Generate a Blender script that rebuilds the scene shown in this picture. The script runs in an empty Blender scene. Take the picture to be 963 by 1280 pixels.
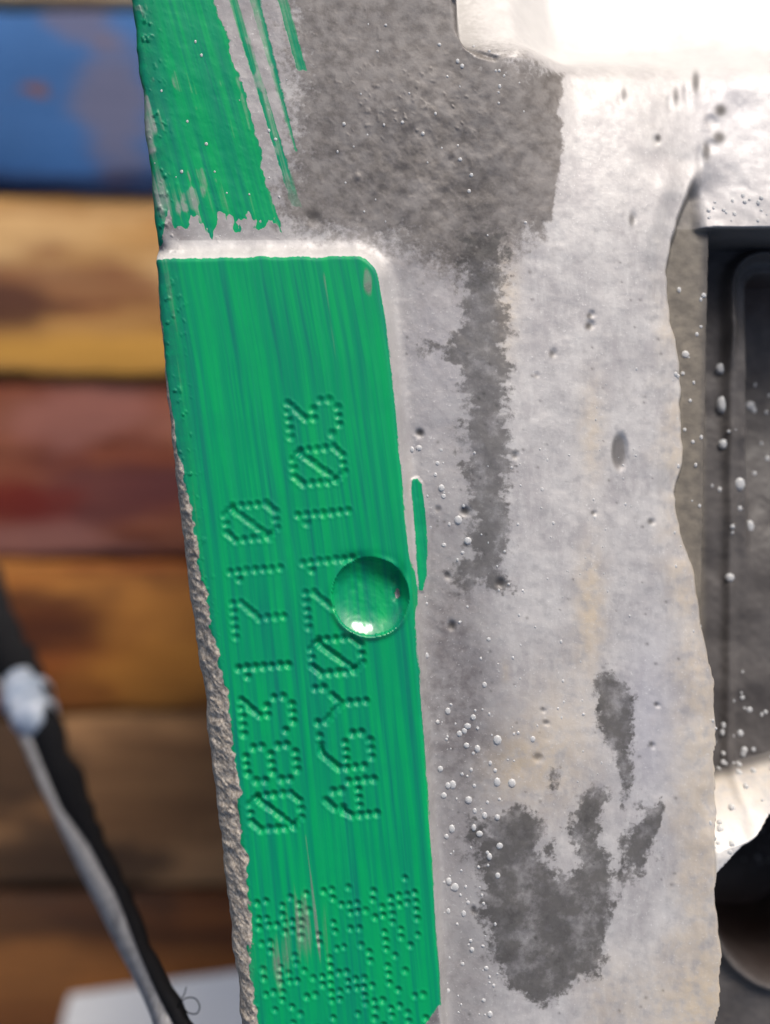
import bpy, math, random
import numpy as np
from mathutils import Vector

# ------------------------------------------------------------------ camera, world, sun, exposure
S = 0.0001                     # one drawing unit = 0.1 mm
CX, CY = 481.5, 640.0          # optical axis in drawing units
D = 1300.0                     # camera height over the stamped pad (130 mm)
DROP = 2990.0                  # pad to pallet top (299 mm)
PALLET_TOP = 0.144
ZP = PALLET_TOP + DROP * S     # world height of the pad

scene = bpy.context.scene
cam_data = bpy.data.cameras.new("camera")
cam = bpy.data.objects.new("camera", cam_data)
scene.collection.objects.link(cam)
cam.location = (0, 0, ZP + D * S)
cam.rotation_euler = (0, 0, 0)
cam_data.sensor_fit = 'VERTICAL'
cam_data.sensor_height = 36.0
cam_data.sensor_width = 27.0
cam_data.lens = D / 1280.0 * 36.0
cam_data.clip_start = 0.004
cam_data.clip_end = 50.0
cam_data.dof.use_dof = True
cam_data.dof.focus_distance = (D + 30) * S
cam_data.dof.aperture_fstop = 9.5
scene.camera = cam

SUN_AZ, SUN_EL = math.radians(20), math.radians(34)
world = bpy.data.worlds.new("World")
scene.world = world
world.use_nodes = True
wn = world.node_tree
sky = wn.nodes.new("ShaderNodeTexSky")
sky.sky_type = 'NISHITA'
sky.sun_disc = False
sky.sun_elevation = SUN_EL
sky.sun_rotation = SUN_AZ
sky.air_density = 0.9
sky.dust_density = 5.0
sky.ozone_density = 0.6
bg = wn.nodes["Background"]
bg.inputs["Strength"].default_value = 0.07
wn.links.new(sky.outputs[0], bg.inputs[0])

sun_data = bpy.data.lights.new("sun", 'SUN')
sun_data.energy = 1.5
sun_data.angle = math.radians(22)
sun_data.color = (1.0, 0.985, 0.965)
sun = bpy.data.objects.new("sun", sun_data)
scene.collection.objects.link(sun)
sv = Vector((math.sin(SUN_AZ) * math.cos(SUN_EL), math.cos(SUN_AZ) * math.cos(SUN_EL), math.sin(SUN_EL)))
sun.rotation_euler = sv.to_track_quat('Z', 'Y').to_euler()
sun.location = (0.3, 0.8, 1.2)

vs = scene.view_settings
vs.view_transform = 'Standard'
vs.look = 'None'
vs.gamma = 1.0
vs.use_curve_mapping = False
vs.exposure = 0.97

# ------------------------------------------------------------------ helpers
COL = scene.collection
RNG = np.random.RandomState(7)
TAB = RNG.rand(16, 256, 256)


def vnoise(x, y, seed=0):
    t = TAB[seed % 16]
    xi = np.floor(x).astype(int); yi = np.floor(y).astype(int)
    fx = x - xi; fy = y - yi
    fx = fx * fx * (3 - 2 * fx); fy = fy * fy * (3 - 2 * fy)
    a = t[xi & 255, yi & 255]; b = t[(xi + 1) & 255, yi & 255]
    c = t[xi & 255, (yi + 1) & 255]; d = t[(xi + 1) & 255, (yi + 1) & 255]
    return (a * (1 - fx) + b * fx) * (1 - fy) + (c * (1 - fx) + d * fx) * fy - 0.5


def fbm(x, y, scale, seed=0, octs=4):
    r = 0; amp = 1.0
    for i in range(octs):
        k = 2.0 ** i / scale
        r = r + amp * vnoise(x * k + 17.3 * i, y * k + 9.1 * i, seed + i)
        amp *= 0.5
    return r


def smooth(a, b, x):
    t = np.clip((x - a) / (b - a), 0, 1)
    return t * t * (3 - 2 * t)


def interp(x, pts):
    p = np.array(pts, float)
    return np.interp(x, p[:, 0], p[:, 1])


def poly_sdf(px, py, pts, margin=60):
    """signed distance, positive inside, clipped at -margin outside"""
    pts = np.array(pts, float)
    out = np.full(px.shape, -float(margin))
    sel = (px > pts[:, 0].min() - margin) & (px < pts[:, 0].max() + margin) & \
          (py > pts[:, 1].min() - margin) & (py < pts[:, 1].max() + margin)
    x = px[sel]; y = py[sel]
    dmin = np.full(x.shape, 1e9); inside = np.zeros(x.shape, bool)
    for i in range(len(pts)):
        x0, y0 = pts[i]; x1, y1 = pts[(i + 1) % len(pts)]
        ex, ey = x1 - x0, y1 - y0
        t = np.clip(((x - x0) * ex + (y - y0) * ey) / (ex * ex + ey * ey + 1e-9), 0, 1)
        dmin = np.minimum(dmin, np.hypot(x - x0 - t * ex, y - y0 - t * ey))
        c = ((y0 > y) != (y1 > y)) & (x < ex * (y - y0) / (ey if abs(ey) > 1e-9 else 1e-9) + x0)
        inside ^= c
    out[sel] = np.maximum(np.where(inside, dmin, -dmin), -margin)
    return out


def blob(px, py, cx, cy, rx, ry):
    return np.exp(-(((px - cx) / rx) ** 2 + ((py - cy) / ry) ** 2))


def world_of(px, py, z):
    """point of the place that lies at photo position (px, py) on height z (drawing units)"""
    k = (D - z) / D
    return ((px - CX) * k * S, (CY - py) * k * S, ZP + z * S)


def lin(r, g, b):
    f = lambda c: (c / 12.92 if c <= 0.04045 else ((c + 0.055) / 1.055) ** 2.4)
    return (f(r / 255.0), f(g / 255.0), f(b / 255.0), 1.0)


def tag(o, label=None, cat=None, group=None, kind=None):
    if label: o["label"] = label
    if cat: o["category"] = cat
    if group: o["group"] = group
    if kind: o["kind"] = kind
    return o


def empty(name, loc):
    o = bpy.data.objects.new(name, None)
    o.empty_display_size = 0.02
    o.location = loc
    COL.objects.link(o)
    return o


def link_mesh(name, me, mat, parent=None):
    o = bpy.data.objects.new(name, me)
    me.materials.append(mat)
    COL.objects.link(o)
    if parent is not None:
        o.parent = parent
        o.location = -parent.location if parent.parent is None else (0, 0, 0)
    return o


def pydata(name, verts, faces, mat, parent=None, smooth_shade=True):
    me = bpy.data.meshes.new(name)
    me.from_pydata([tuple(v) for v in verts], [], faces)
    me.update()
    if smooth_shade:
        me.polygons.foreach_set("use_smooth", [True] * len(me.polygons))
    return link_mesh(name, me, mat, parent)


class G:
    """small node-graph helper"""
    def __init__(self, name):
        self.m = bpy.data.materials.new(name)
        self.m.use_nodes = True
        self.t = self.m.node_tree
        self.bsdf = self.t.nodes["Principled BSDF"]

    def put(self, sock, v):
        if isinstance(v, bpy.types.NodeSocket):
            self.t.links.new(v, sock)
        elif v is not None:
            sock.default_value = v

    def set(self, name, v):
        self.put(self.bsdf.inputs[name], v)

    def attr(self, name, out="Fac"):
        n = self.t.nodes.new("ShaderNodeAttribute"); n.attribute_name = name
        return n.outputs[out]

    def pos(self):
        return self.t.nodes.new("ShaderNodeNewGeometry").outputs["Position"]

    def mapping(self, vec, scale=(1, 1, 1), loc=(0, 0, 0), rot=(0, 0, 0)):
        n = self.t.nodes.new("ShaderNodeMapping")
        self.put(n.inputs["Vector"], vec)
        n.inputs["Scale"].default_value = scale
        n.inputs["Location"].default_value = loc
        n.inputs["Rotation"].default_value = rot
        return n.outputs[0]

    def noise(self, vec, scale, detail=4, rough=0.55, dist=0.0):
        n = self.t.nodes.new("ShaderNodeTexNoise")
        self.put(n.inputs["Vector"], vec)
        n.inputs["Scale"].default_value = scale
        n.inputs["Detail"].default_value = detail
        n.inputs["Roughness"].default_value = rough
        n.inputs["Distortion"].default_value = dist
        return n.outputs["Fac"]

    def voronoi(self, vec, scale):
        n = self.t.nodes.new("ShaderNodeTexVoronoi")
        self.put(n.inputs["Vector"], vec)
        n.inputs["Scale"].default_value = scale
        return n.outputs["Distance"]

    def math(self, op, a, b=None, c=None, clamp=False):
        n = self.t.nodes.new("ShaderNodeMath"); n.operation = op; n.use_clamp = clamp
        self.put(n.inputs[0], a)
        if b is not None: self.put(n.inputs[1], b)
        if c is not None: self.put(n.inputs[2], c)
        return n.outputs[0]

    def ramp(self, v, lo, hi, out0=0.0, out1=1.0):
        n = self.t.nodes.new("ShaderNodeMapRange"); n.interpolation_type = 'SMOOTHSTEP'
        self.put(n.inputs["Value"], v)
        n.inputs["From Min"].default_value = lo; n.inputs["From Max"].default_value = hi
        n.inputs["To Min"].default_value = out0; n.inputs["To Max"].default_value = out1
        return n.outputs["Result"]

    def mix(self, f, a, b, mode='MIX'):
        n = self.t.nodes.new("ShaderNodeMix"); n.data_type = 'RGBA'; n.blend_type = mode
        self.put(n.inputs[0], f); self.put(n.inputs[6], a); self.put(n.inputs[7], b)
        return n.outputs[2]

    def mixf(self, f, a, b):
        n = self.t.nodes.new("ShaderNodeMix"); n.data_type = 'FLOAT'
        self.put(n.inputs[0], f); self.put(n.inputs[2], a); self.put(n.inputs[3], b)
        return n.outputs[0]

    def bump(self, h, strength, dist, normal=None):
        n = self.t.nodes.new("ShaderNodeBump")
        n.inputs["Strength"].default_value = strength
        n.inputs["Distance"].default_value = dist
        self.put(n.inputs["Height"], h)
        if normal is not None: self.put(n.inputs["Normal"], normal)
        return n.outputs[0]


# ------------------------------------------------------------------ ground and pallet
def ground_material():
    g = G("dark_concrete")
    p = g.pos()
    c = g.mix(g.noise(p, 9, 6), (0.03, 0.027, 0.024, 1), (0.075, 0.068, 0.06, 1))
    g.set("Base Color", c); g.set("Roughness", 0.85)
    g.set("Normal", g.bump(g.noise(p, 160, 5), 0.4, 0.003))
    return g.m


def make_ground():
    v = [(-1.5, -1.5, 0), (1.5, -1.5, 0), (1.5, 1.5, 0), (-1.5, 1.5, 0)]
    o = pydata("ground", v, [(0, 1, 2, 3)], ground_material(), None, False)
    tag(o, "dark concrete ground under the wooden pallet", "ground", kind="structure")


def wood_material(name, dark, mid, light, seed, coat=None, patches=()):
    """weathered board: grain runs along x; coat = (colour, cover) of worn paint"""
    g = G(name)
    p = g.pos()
    grain = g.noise(g.mapping(p, (5, 60, 60), (seed * 3.1, seed, 0)), 2.0, 6, 0.6, 0.4)
    fine = g.noise(g.mapping(p, (14, 330, 330), (seed, seed * 2.7, 0)), 1.6, 4, 0.6)
    broad = g.noise(g.mapping(p, (7, 16, 16), (seed * 1.7, 0, 0)), 1.4, 3)
    c = g.mix(g.ramp(grain, 0.32, 0.68), dark, mid)
    c = g.mix(g.ramp(broad, 0.42, 0.66), c, light)
    c = g.mix(g.ramp(fine, 0.50, 0.72, 0, 0.5), c, dark)
    if coat:
        colr, cover = coat
        wear = g.math('ADD', g.noise(g.mapping(p, (14, 28, 20), (seed, 3, 0)), 1.6, 6, 0.62),
                      g.math('MULTIPLY', fine, 0.25))
        f = g.ramp(wear, cover + 0.05, cover - 0.05)
        tone = g.mix(g.noise(p, 22, 4), colr, tuple(x * 0.62 for x in colr[:3]) + (1,))
        c = g.mix(f, c, tone)
    for (x, y, rx, ry, colr, amt) in patches:
        q = g.mapping(p, (1.0 / rx, 1.0 / ry, 0), (-x / rx, -y / ry, 0))
        ln = g.t.nodes.new("ShaderNodeVectorMath"); ln.operation = 'LENGTH'
        g.put(ln.inputs[0], q)
        wob = g.math('MULTIPLY_ADD', g.noise(g.mapping(p, (.6, 1.3, 1)), 34, 5, .6), 2.4, -1.2)
        f = g.ramp(g.math('ADD', ln.outputs["Value"], wob), 1.15, 0.45, 0, 1)
        c = g.mix(g.math('MULTIPLY', f, amt), c, colr)
    g.set("Base Color", c)
    g.set("Roughness", 0.72)
    g.set("Specular IOR Level", 0.25)
    g.set("Normal", g.bump(g.math('ADD', grain, fine), 0.5, 0.0012))
    return g.m


def board_mesh(name, x0, x1, y0, y1, top, thick, mat, parent, seed, lift=0.0, skew=0.0):
    """a sawn board with worn, slightly wavy long edges and a rounded arris"""
    rs = np.random.RandomState(seed)
    n = 60
    xs = np.linspace(x0, x1, n)
    e0 = y0 + 0.0012 * np.convolve(rs.randn(n + 8), np.ones(9) / 4, 'valid') + skew * (xs - x0)
    e1 = y1 + 0.0012 * np.convolve(rs.randn(n + 8), np.ones(9) / 4, 'valid') + skew * (xs - x0)
    tz = top + lift + 0.0006 * np.convolve(rs.randn(n + 8), np.ones(9) / 4, 'valid')
    b = 0.0025
    prof = lambda a, c, t: [(a, t - thick), (a, t - b), (a + b * .3, t - b * .3), (a + b, t),
                            ((a * 2 + c) / 3, t + .0005), ((a + c * 2) / 3, t + .0003),
                            (c - b, t), (c - b * .3, t - b * .3), (c, t - b), (c, t - thick)]
    verts = []; faces = []
    k = 10
    for i in range(n):
        for (yy, zz) in prof(e0[i], e1[i], tz[i]):
            verts.append((xs[i], yy, zz))
    for i in range(n - 1):
        for j in range(k):
            j2 = (j + 1) % k
            faces.append((i * k + j, i * k + j2, (i + 1) * k + j2, (i + 1) * k + j)[::-1])
    faces.append(tuple(range(k))); faces.append(tuple(reversed(range((n - 1) * k, n * k))))
    return pydata(name, verts, faces, mat, parent)


def make_pallet():
    root = empty("wooden_pallet", (0, 0, 0))
    tag(root, "weathered wooden pallet with blue, tan and red-brown boards beneath the block", "pallet")
    K = (D + DROP) / D
    Y = lambda py: (CY - py) * K * S
    X = lambda px: (px - CX) * K * S
    x0, x1 = -0.30, 0.22
    pale = (lin(120, 95, 70), lin(196, 164, 125), lin(215, 190, 155))
    tan = (lin(125, 84, 42), lin(172, 128, 72), lin(186, 150, 102))
    red = (lin(70, 32, 20), lin(114, 58, 38), lin(134, 82, 60))
    brn = (lin(70, 34, 10), lin(122, 66, 22), lin(150, 98, 42))
    dul = (lin(92, 64, 40), lin(128, 94, 62), lin(146, 108, 72))
    ora = (lin(70, 40, 20), lin(120, 72, 36), lin(130, 84, 44))
    rows = [
        ("deck_board", -215, 4, pale, None, 0.0, [], "pale worn deck board"),
        ("deck_board", 14, 236, ora, (lin(52, 96, 150), 0.80), 0.004,
         [(X(148), Y(150), .016, .035, lin(104, 92, 98), .6), (X(100), Y(30), .016, .010, lin(104, 84, 80), .5), (X(110), Y(232), .09, .006, lin(18, 32, 66), .8)], "deck board in worn blue paint"),  # last patch: shadow at the board's lower edge, painted dark blue
        ("deck_board", 242, 470, tan, None, 0.0,
         [(X(110), Y(440), .10, .010, lin(196, 146, 66), .8), (X(60), Y(352), .075, .016, lin(110, 66, 44), .75), (X(0), Y(385), .03, .012, lin(60, 30, 26), .8)],
         "tan deck board with a dark smear"),
        ("deck_board", 477, 702, red, None, -0.004,
         [(X(95), Y(620), .05, .02, lin(70, 34, 40), .7), (X(10), Y(620), .03, .015, lin(92, 18, 8), .8),
          (X(120), Y(520), .05, .016, lin(138, 92, 84), .55), (X(40), Y(680), .05, .010, lin(150, 104, 96), .5)],
         "red-brown stained deck board"),
        ("deck_board", 706, 896, brn, None, -0.003,
         [(X(20), Y(790), .04, .02, lin(56, 22, 8), .7), (X(190), Y(850), .05, .02, lin(168, 112, 44), .6)],
         "orange-brown deck board"),
        ("deck_board", 902, 1120, dul, None, -0.006,
         [(X(10), Y(960), .03, .03, lin(30, 20, 16), .8), (X(60), Y(1080), .05, .02, lin(40, 30, 24), .7)],
         "dull brown deck board with dark grime"),
        ("deck_board", 1126, 1340, ora, None, -0.006,
         [(X(40), Y(1140), .06, .015, lin(34, 26, 22), .7)], "dirty orange-brown deck board"),
    ]
    for i, (nm, a, b, cols, coat, lift, pat, lab) in enumerate(rows):
        m = wood_material("board_wood", *cols, seed=i * 2.3 + 1, coat=coat, patches=pat)
        o = board_mesh(nm, x0, x1, Y(b), Y(a), PALLET_TOP - 0.0005, 0.020, m, root, 11 + i, lift,
                       skew=[0, 0, 0, .012, .01, .008, 0][i])
        o["label"] = lab
    sm = wood_material("stringer_wood", *dul, seed=40)
    top = PALLET_TOP - 0.0275
    for xc in (-0.26, -0.03, 0.18):
        hw = 0.024
        v = [(xc + sx * hw, sy * .36, z) for z in (0.0, top) for sx, sy in ((-1, -1), (1, -1), (1, 1), (-1, 1))]
        f = [(3, 2, 1, 0), (4, 5, 6, 7), (0, 1, 5, 4), (1, 2, 6, 5), (2, 3, 7, 6), (3, 0, 4, 7)]
        pydata("stringer", v, f, sm, root, False)


# ------------------------------------------------------------------ engine block
LEFT = [(-400, 136), (-200, 148), (0, 160), (90, 169), (190, 179), (300, 191), (370, 197), (480, 206), (590, 216), (690, 227),
        (800, 241), (900, 253), (1000, 265), (1120, 279), (1220, 291), (1280, 298), (1500, 322)]
PAD_R = [(200, 466), (330, 470), (400, 481), (500, 493), (580, 500), (720, 513), (800, 520), (950, 531), (1100, 541),
         (1250, 550), (1280, 552), (1500, 570)]
SAND_W = [(300, 0), (470, 3), (560, 9), (620, 16), (700, 21), (770, 25), (860, 34), (920, 36), (1010, 35), (1080, 34),
          (1130, 33), (1200, 24), (1280, 21), (1500, 20)]
EDGE_R = [(-200, 900), (150, 885), (215, 870), (240, 860), (300, 838), (340, 830), (400, 838), (480, 850), (560, 852),
          (620, 842), (660, 848), (720, 865), (800, 880), (850, 893), (900, 897), (960, 896), (1000, 895), (1040, 893),
          (1130, 892), (1153, 896), (1187, 901), (1229, 899), (1257, 902), (1280, 893), (1500, 880)]

FONT = {
    '0': ["01110", "10001", "10011", "10101", "11001", "10001", "01110"],
    '1': ["00100", "01100", "00100", "00100", "00100", "00100", "00100"],
    '3': ["11111", "00010", "00100", "00110", "00001", "10001", "01110"],
    '6': ["00111", "01000", "10000", "11110", "10001", "10001", "01110"],
    '7': ["11111", "00001", "00010", "00100", "00100", "00100", "00100"],
    '8': ["01110", "10001", "10001", "01110", "10001", "10001", "01110"],
    'A': ["00100", "01010", "01010", "10001", "11111", "10001", "10001"],
    'Y': ["10001", "10001", "01010", "00100", "00100", "00100", "00100"],
}


def stamp_dots():
    rs = random.Random(5)
    u = (-0.087, -0.996); v = (-0.996, 0.087)
    dots = []
    for text, base, step in (("0831710", (344.8, 1014.3), (-5.2, -60.3)),
                             ("A6Y071103", (438.0, 998.0), (-5.7, -59.4))):
        for i, ch in enumerate(text):
            cx = base[0] + step[0] * i; cy = base[1] + step[1] * i
            rows = FONT[ch]
            pts = [(c, 6 - r) for r in range(7) for c in range(5) if rows[r][c] == '1']
            if ch == '0':      # the zero is struck through by one dense diagonal
                pts = [p for p in pts if not (0 < p[0] < 4 and 0 < p[1] < 6)]
                pts += [(0.3 + 3.4 * k / 7.0, 1.2 + 3.9 * k / 7.0) for k in range(8)]
                pts += [(0.5, 0.5), (3.5, 5.5), (0.5, 5.5), (3.5, .5)]
            if ch == '7':
                pts += [(3.5, 4.5), (2.5, 3.5)]
            if ch == '6':
                pts += [(0.5, 4.5), (1.5, 5.5), (2.4, 6)]
            if ch == 'A':
                pts += [(1.5, 5.5), (.5, 4.0), (.25, 3.5)]
            if ch == 'Y':
                pts += [(1.5, 3.5), (.5, 4.5), (2.5, 3.5)]
            if ch == '3':
                pts += [(2.5, 4.5), (3.5, 5.5)]
            for (c, r) in pts:
                a = (c - 2) * 10.6 + rs.uniform(-.5, .5); b = (r - 3) * 10.4 + rs.uniform(-.5, .5)
                fade = 0.62 if cy < 780 else 1.0
                dots.append((cx + u[0] * a + v[0] * b, cy + u[1] * a + v[1] * b,
                             rs.uniform(4.6, 5.4), rs.uniform(3.6, 4.6) * fade))
    # peened field below the lettering: scattered punch dots, no readable code
    for i in range(20):
        for j in range(26):
            if rs.random() > (0.44 if j > 0 else 0.35):
                continue
            a = i * 10.4 + rs.uniform(-1.2, 1.2); b = j * 10.6 + rs.uniform(-1.2, 1.2)
            x = 322 + a * 0.985 + b * 0.085; y = 1128 - a * 0.165 + b * 0.99
            dots.append((x, y, rs.uniform(3.8, 4.5), rs.uniform(2.5, 3.5)))
    return dots


PITS = [(525, 541, 5, 5, 5), (581, 639, 6, 6, 6), (565, 782, 5, 6, 6), (643, 570, 4, 4, 3), (625, 728, 6, 6, 4),
        (560, 720, 4, 4, 3), (737, 395, 4, 4, 4), (736, 408, 5, 5, 5), (773, 565, 9, 22, 9), (741, 641, 3, 3, 3),
        (548, 636, 4, 4, 2), (672, 945, 6, 5, 2), (682, 902, 4, 3, 2), (678, 886, 3, 3, 2), (820, 880, 3, 3, 3),
        (814, 930, 3, 4, 3), (592, 1137, 4, 5, 3), (690, 443, 4, 5, 3), (670, 470, 3, 3, 2), (780, 118, 4, 9, 3),
        (823, 173, 4, 6, 4), (870, 103, 5, 14, 4), (883, 190, 5, 12, 4), (901, 138, 8, 8, 5), (899, 172, 8, 8, 5),
        (845, 120, 4, 12, 3), (790, 275, 4, 8, 3), (813, 652, 4, 4, 3), (447, 213, 4, 4, -3), (392, 268, 9, 9, 3)]


def block_surface():
    # grid that follows the block's left edge; finer over the stamped pad
    s_cols = np.concatenate([[0, 1.0, 2.2, 3.6, 5.2], np.arange(6.6, 345, 1.45), np.arange(346.5, 430, 1.9),
                             np.arange(432, 1040, 2.5)])
    y_rows = np.arange(-300, 1436, 1.6)
    SS, YY = np.meshgrid(s_cols, y_rows)
    XX = interp(YY, LEFT) + SS
    XX = XX + np.clip(1 - SS / 25, 0, 1) * (fbm(YY, YY * 0 + 3, 26, 2, 3) * 3.5)
    zest = interp(XX, [(0, 0), (480, 0), (560, -22), (850, -75), (1300, -75)])
    k = D / (D - zest)
    px = CX + (XX - CX) * k
    py = CY + (YY - CY) * k

    n_big = fbm(px, py, 120, 1, 3); n_mid = fbm(px, py, 30, 3, 3); n_fine = fbm(px, py, 9, 5, 3)

    # --- raised machined pad
    padr = interp(YY, PAD_R) + fbm(YY, YY * 0, 50, 8, 2) * 1.5
    dr = padr - XX
    dt = YY - (323.5 - 0.012 * (XX - 190)) + fbm(XX, XX * 0, 22, 9, 3) * 2.0
    r = 26.0
    pad = np.where((dr < r) & (dt < r), r - np.hypot(r - np.minimum(dr, r), r - np.minimum(dt, r)), np.minimum(dr, dt))
    toplike = smooth(420, 300, YY)
    wall_w = 26 + 12 * toplike - 8 * smooth(700, 1000, YY)
    base = -23 + n_big * 2.5 + n_mid * .8 + n_fine * 0.3
    # the casting falls away to the right, towards the light
    base = base - 30 * smooth(575, 720, px) * ((px - 575) / 275) - 14 * smooth(700, 860, px)
    base = base - 3.5 * smooth(640, 570, px) * smooth(520, 575, px)
    t = np.clip(-pad / wall_w, 0, 1)
    z_pad = fbm(XX, YY, 200, 4, 2) * 1.2
    # machining marks along the pad
    z_pad = z_pad + 0.12 * vnoise((XX - 0.1 * YY) / 3.2, YY / 160, 6)
    drop_prof = (1 - t) ** 3.0
    z = np.where(pad > 0, z_pad, base + (z_pad - base) * drop_prof)
    z = z - 1.2 * np.exp(-(pad / 2.2) ** 2)
    # thin flat on the casting that touched the cutter and took paint
    sliver = poly_sdf(px, py, [(516, 600), (522, 598), (528, 606), (533, 640), (535, 680), (533, 720), (529, 739),
                               (524, 738), (521, 700), (518, 650), (515, 620)])
    z = np.where(pad < 0, z + 2.5 * smooth(-4, 1, sliver), z)

    # --- peened characters
    for (dx, dy, rr, dep) in stamp_dots():
        y0 = np.searchsorted(y_rows, dy - 9); y1 = np.searchsorted(y_rows, dy + 9)
        if y1 - y0 < 2: continue
        sl = slice(y0, y1)
        d2 = (XX[sl] - dx) ** 2 + (YY[sl] - dy) ** 2
        m = (pad[sl] > 3) & (np.hypot(XX[sl] - 463, YY[sl] - 746) > 47)
        q = d2 / rr ** 2
        z[sl] += np.where(m, -dep * np.exp(-q * 1.3) + 0.4 * np.exp(-((np.sqrt(d2) - rr * 1.35) / 2.0) ** 2), 0)

    # --- drilled dimple at the pad's rim
    ddx, ddy, dR = 463.0, 746.0, 49.0
    dd = np.hypot((XX - ddx) * 1.02, YY - ddy)
    wob = 1.5 * vnoise(np.arctan2(YY - ddy, XX - ddx) * 3 + 20, dd * 0, 7)
    dpt = np.clip(1 - ((dd + wob) / dR) ** 2, 0, 1)
    rn = np.clip((dd + wob) / dR, 0, 1)
    tlt = ((XX - ddx) * .55 - (YY - ddy)) / dR
    bowl = -(15 + 5.5 * tlt) * (1 - rn ** 4.2) - 2 * (1 - rn ** 2)
    lip = (1.6 + 1.8 * smooth(0, 1, (YY - ddy) / dR)) * np.exp(-((dd - dR - 1) / 4.0) ** 2)
    z = np.where(dd < dR + 14, np.where(dd + wob < dR, z + bowl + n_fine * .8, z + np.where(pad > -6, lip, 0)), z)
    # small raised rim where the dimple breaks the pad edge
    z = z - 9 * blob(XX, YY, 497, 722, 8, 13) - 6 * blob(XX, YY, 497, 745, 5, 8)
    z = z - 5 * blob(XX, YY, 452, 699, 26, 7) * (pad > 0)

    # --- rough left flank
    sand_w = interp(YY, SAND_W)
    ns = fbm(XX, YY, 16, 10, 4)
    sand = sand_w + ns * 9 * smooth(0, 20, sand_w) - SS          # >0 on the rough cast flank
    fl = np.clip((sand_w - SS) / np.maximum(sand_w, 6), 0, 1)
    z = z - np.where(sand_w > 0.5, fl ** 1.3 * np.minimum(sand_w * 0.9, 26), 0)
    z = z + smooth(-3, 6, sand) * (fbm(XX, YY, 9, 12, 4) * 4.5)
    roll = np.clip(1 - SS / 10.0, 0, 1)
    z = z - 9 * (1 - np.sqrt(np.maximum(1 - roll ** 2, 0)))
    # little burrs along the painted edge
    z = z + 2.4 * smooth(.16, .42, .6 * vnoise(XX / 7 + .4 * vnoise(XX / 5, YY / 5, 1), YY / 5 + XX / 9, 13) + .4 * vnoise(XX / 3.1 + 5, YY / 3.7, 3)) * smooth(46, 8, SS) * smooth(2, 8, SS)
    # notch where the pad meets the upper face
    z = z - 10 * blob(XX, YY, 193, 305, 9, 9)

    # --- upper face: rough bumps inside the damp patch
    rough = blob(px, py, 560, 190, 90, 110) + .5 * blob(px, py, 440, 200, 60, 90)
    z = z + np.where(pad < 0, rough * fbm(px, py, 16, 2, 4) * 1.5, 0)
    dirn = vnoise((px + 0.75 * py) / 13, (py - 0.9 * px) / 60, 9)
    z = z + np.where(pad < 0, rough * dirn * 2.2, 0)
    grit = smooth(.33, .45, vnoise(px / 5.5, py / 5.5, 11))
    z = z + np.where(pad < 0, grit * 1.2 * (0.15 + rough * smooth(-.05, .25, n_big + .3 * n_mid)) * smooth(640, 560, px), 0)

    # --- bright run-off above: face that turns towards the light behind a rounded corner
    ramp_left = 570 + 0.02 * py
    cor = 46.0
    a_ = np.maximum(px - ramp_left, 0); b_ = np.maximum(78 + 22 * smooth(600, 800, px) - py, 0)
    inx = np.where((a_ > 0) & (b_ > 0), np.where((a_ < cor) & (b_ < cor),
                   cor - np.hypot(cor - a_, cor - b_), np.minimum(a_, b_)), -1)
    depth_in = np.where(inx > 0, 220 * np.tanh(b_ / 220), 0)
    left_gate = smooth(0, 9, np.where(inx > 0, inx, -1))
    run = left_gate * (depth_in * 1.0 + 4 * smooth(700, 600, px)) * smooth(-5 - 0 * px, 40 + 60 * smooth(610, 800, px), depth_in)
    z = z - run
    z = z - 0.10 * np.clip(130 - py, 0, 130) ** 1.35 * 0.35 * smooth(640, 720, px)
    z = z - 0.00062 * np.clip(330 - py, 0, 300) ** 2 * smooth(640, 730, px)
    # dirt crevice at the corner
    crev = poly_sdf(px, py, [(566, 0), (572, 0), (576, 30), (588, 52), (604, 66), (622, 74), (618, 79), (598, 72), (582, 58), (570, 36)])
    z = z - 4.0 * smooth(-3, 3, crev)

    # --- right side: shoulder, ledge, pockets
    xe = interp(py, EDGE_R) + fbm(py, py * 0, 34, 14, 3) * 5
    over = px - xe
    z = z - 8 * smooth(-34, 0, over) * smooth(150, 260, py) * smooth(1060, 1000, py)
    upper = smooth(284, 279, py)                     # bright slope above the pocket
    z_up = -98 - 0.17 * 330 * np.tanh(np.clip(278 - py, 0, 900) / 330) + n_mid * 2 + n_big * 8 - run
    z_ledge = -108 + n_mid * 1.5
    z_pocket = -205 + n_mid * 3 + n_big * 12
    # inner pocket with rounded corner
    ipx, ipy = px - 948, py - 287
    inn = np.where((ipx < 46) & (ipy < 46), 46 - np.hypot(46 - np.minimum(ipx, 46), 46 - np.minimum(ipy, 46)), np.minimum(ipx, ipy))
    lipz = (8 + 14 * smooth(460, 380, py)) * np.exp(-((inn - 3) / 7.0) ** 2)
    in2 = inn - 24
    z_pocket = z_pocket + lipz - 60 * smooth(0, 14, in2) * smooth(760, 500, py) + 14 * blob(px, py, 965, 460, 18, 120)
    side = smooth(0, 11, over)
    low = z_ledge + (z_pocket - z_ledge) * smooth(893, 904, px + 0.02 * (py - 400))
    # rib below the pocket: its upper face looks towards the light
    foot = 1003 - 0.30 * (px - 893)
    crest = foot + 46
    rib_t = np.clip((py - foot) / 70.0, 0, 1); rib_t = rib_t * (1.35 - .35 * rib_t)
    z_rib = -92 - 0.05 * (px - 880) + n_mid * 5
    low = low + (z_rib - low) * rib_t
    # bore behind the rib
    under = 1136 - 0.98 * (px - 864) + fbm(px, px * 0, 40, 3, 2) * 10
    below = smooth(0, 9, py - np.maximum(under, 1030))
    z_low = -270 + n_mid * 3 + n_big * 12
    bore = np.hypot(px - 1062, (py - 1190) * 0.95)
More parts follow.
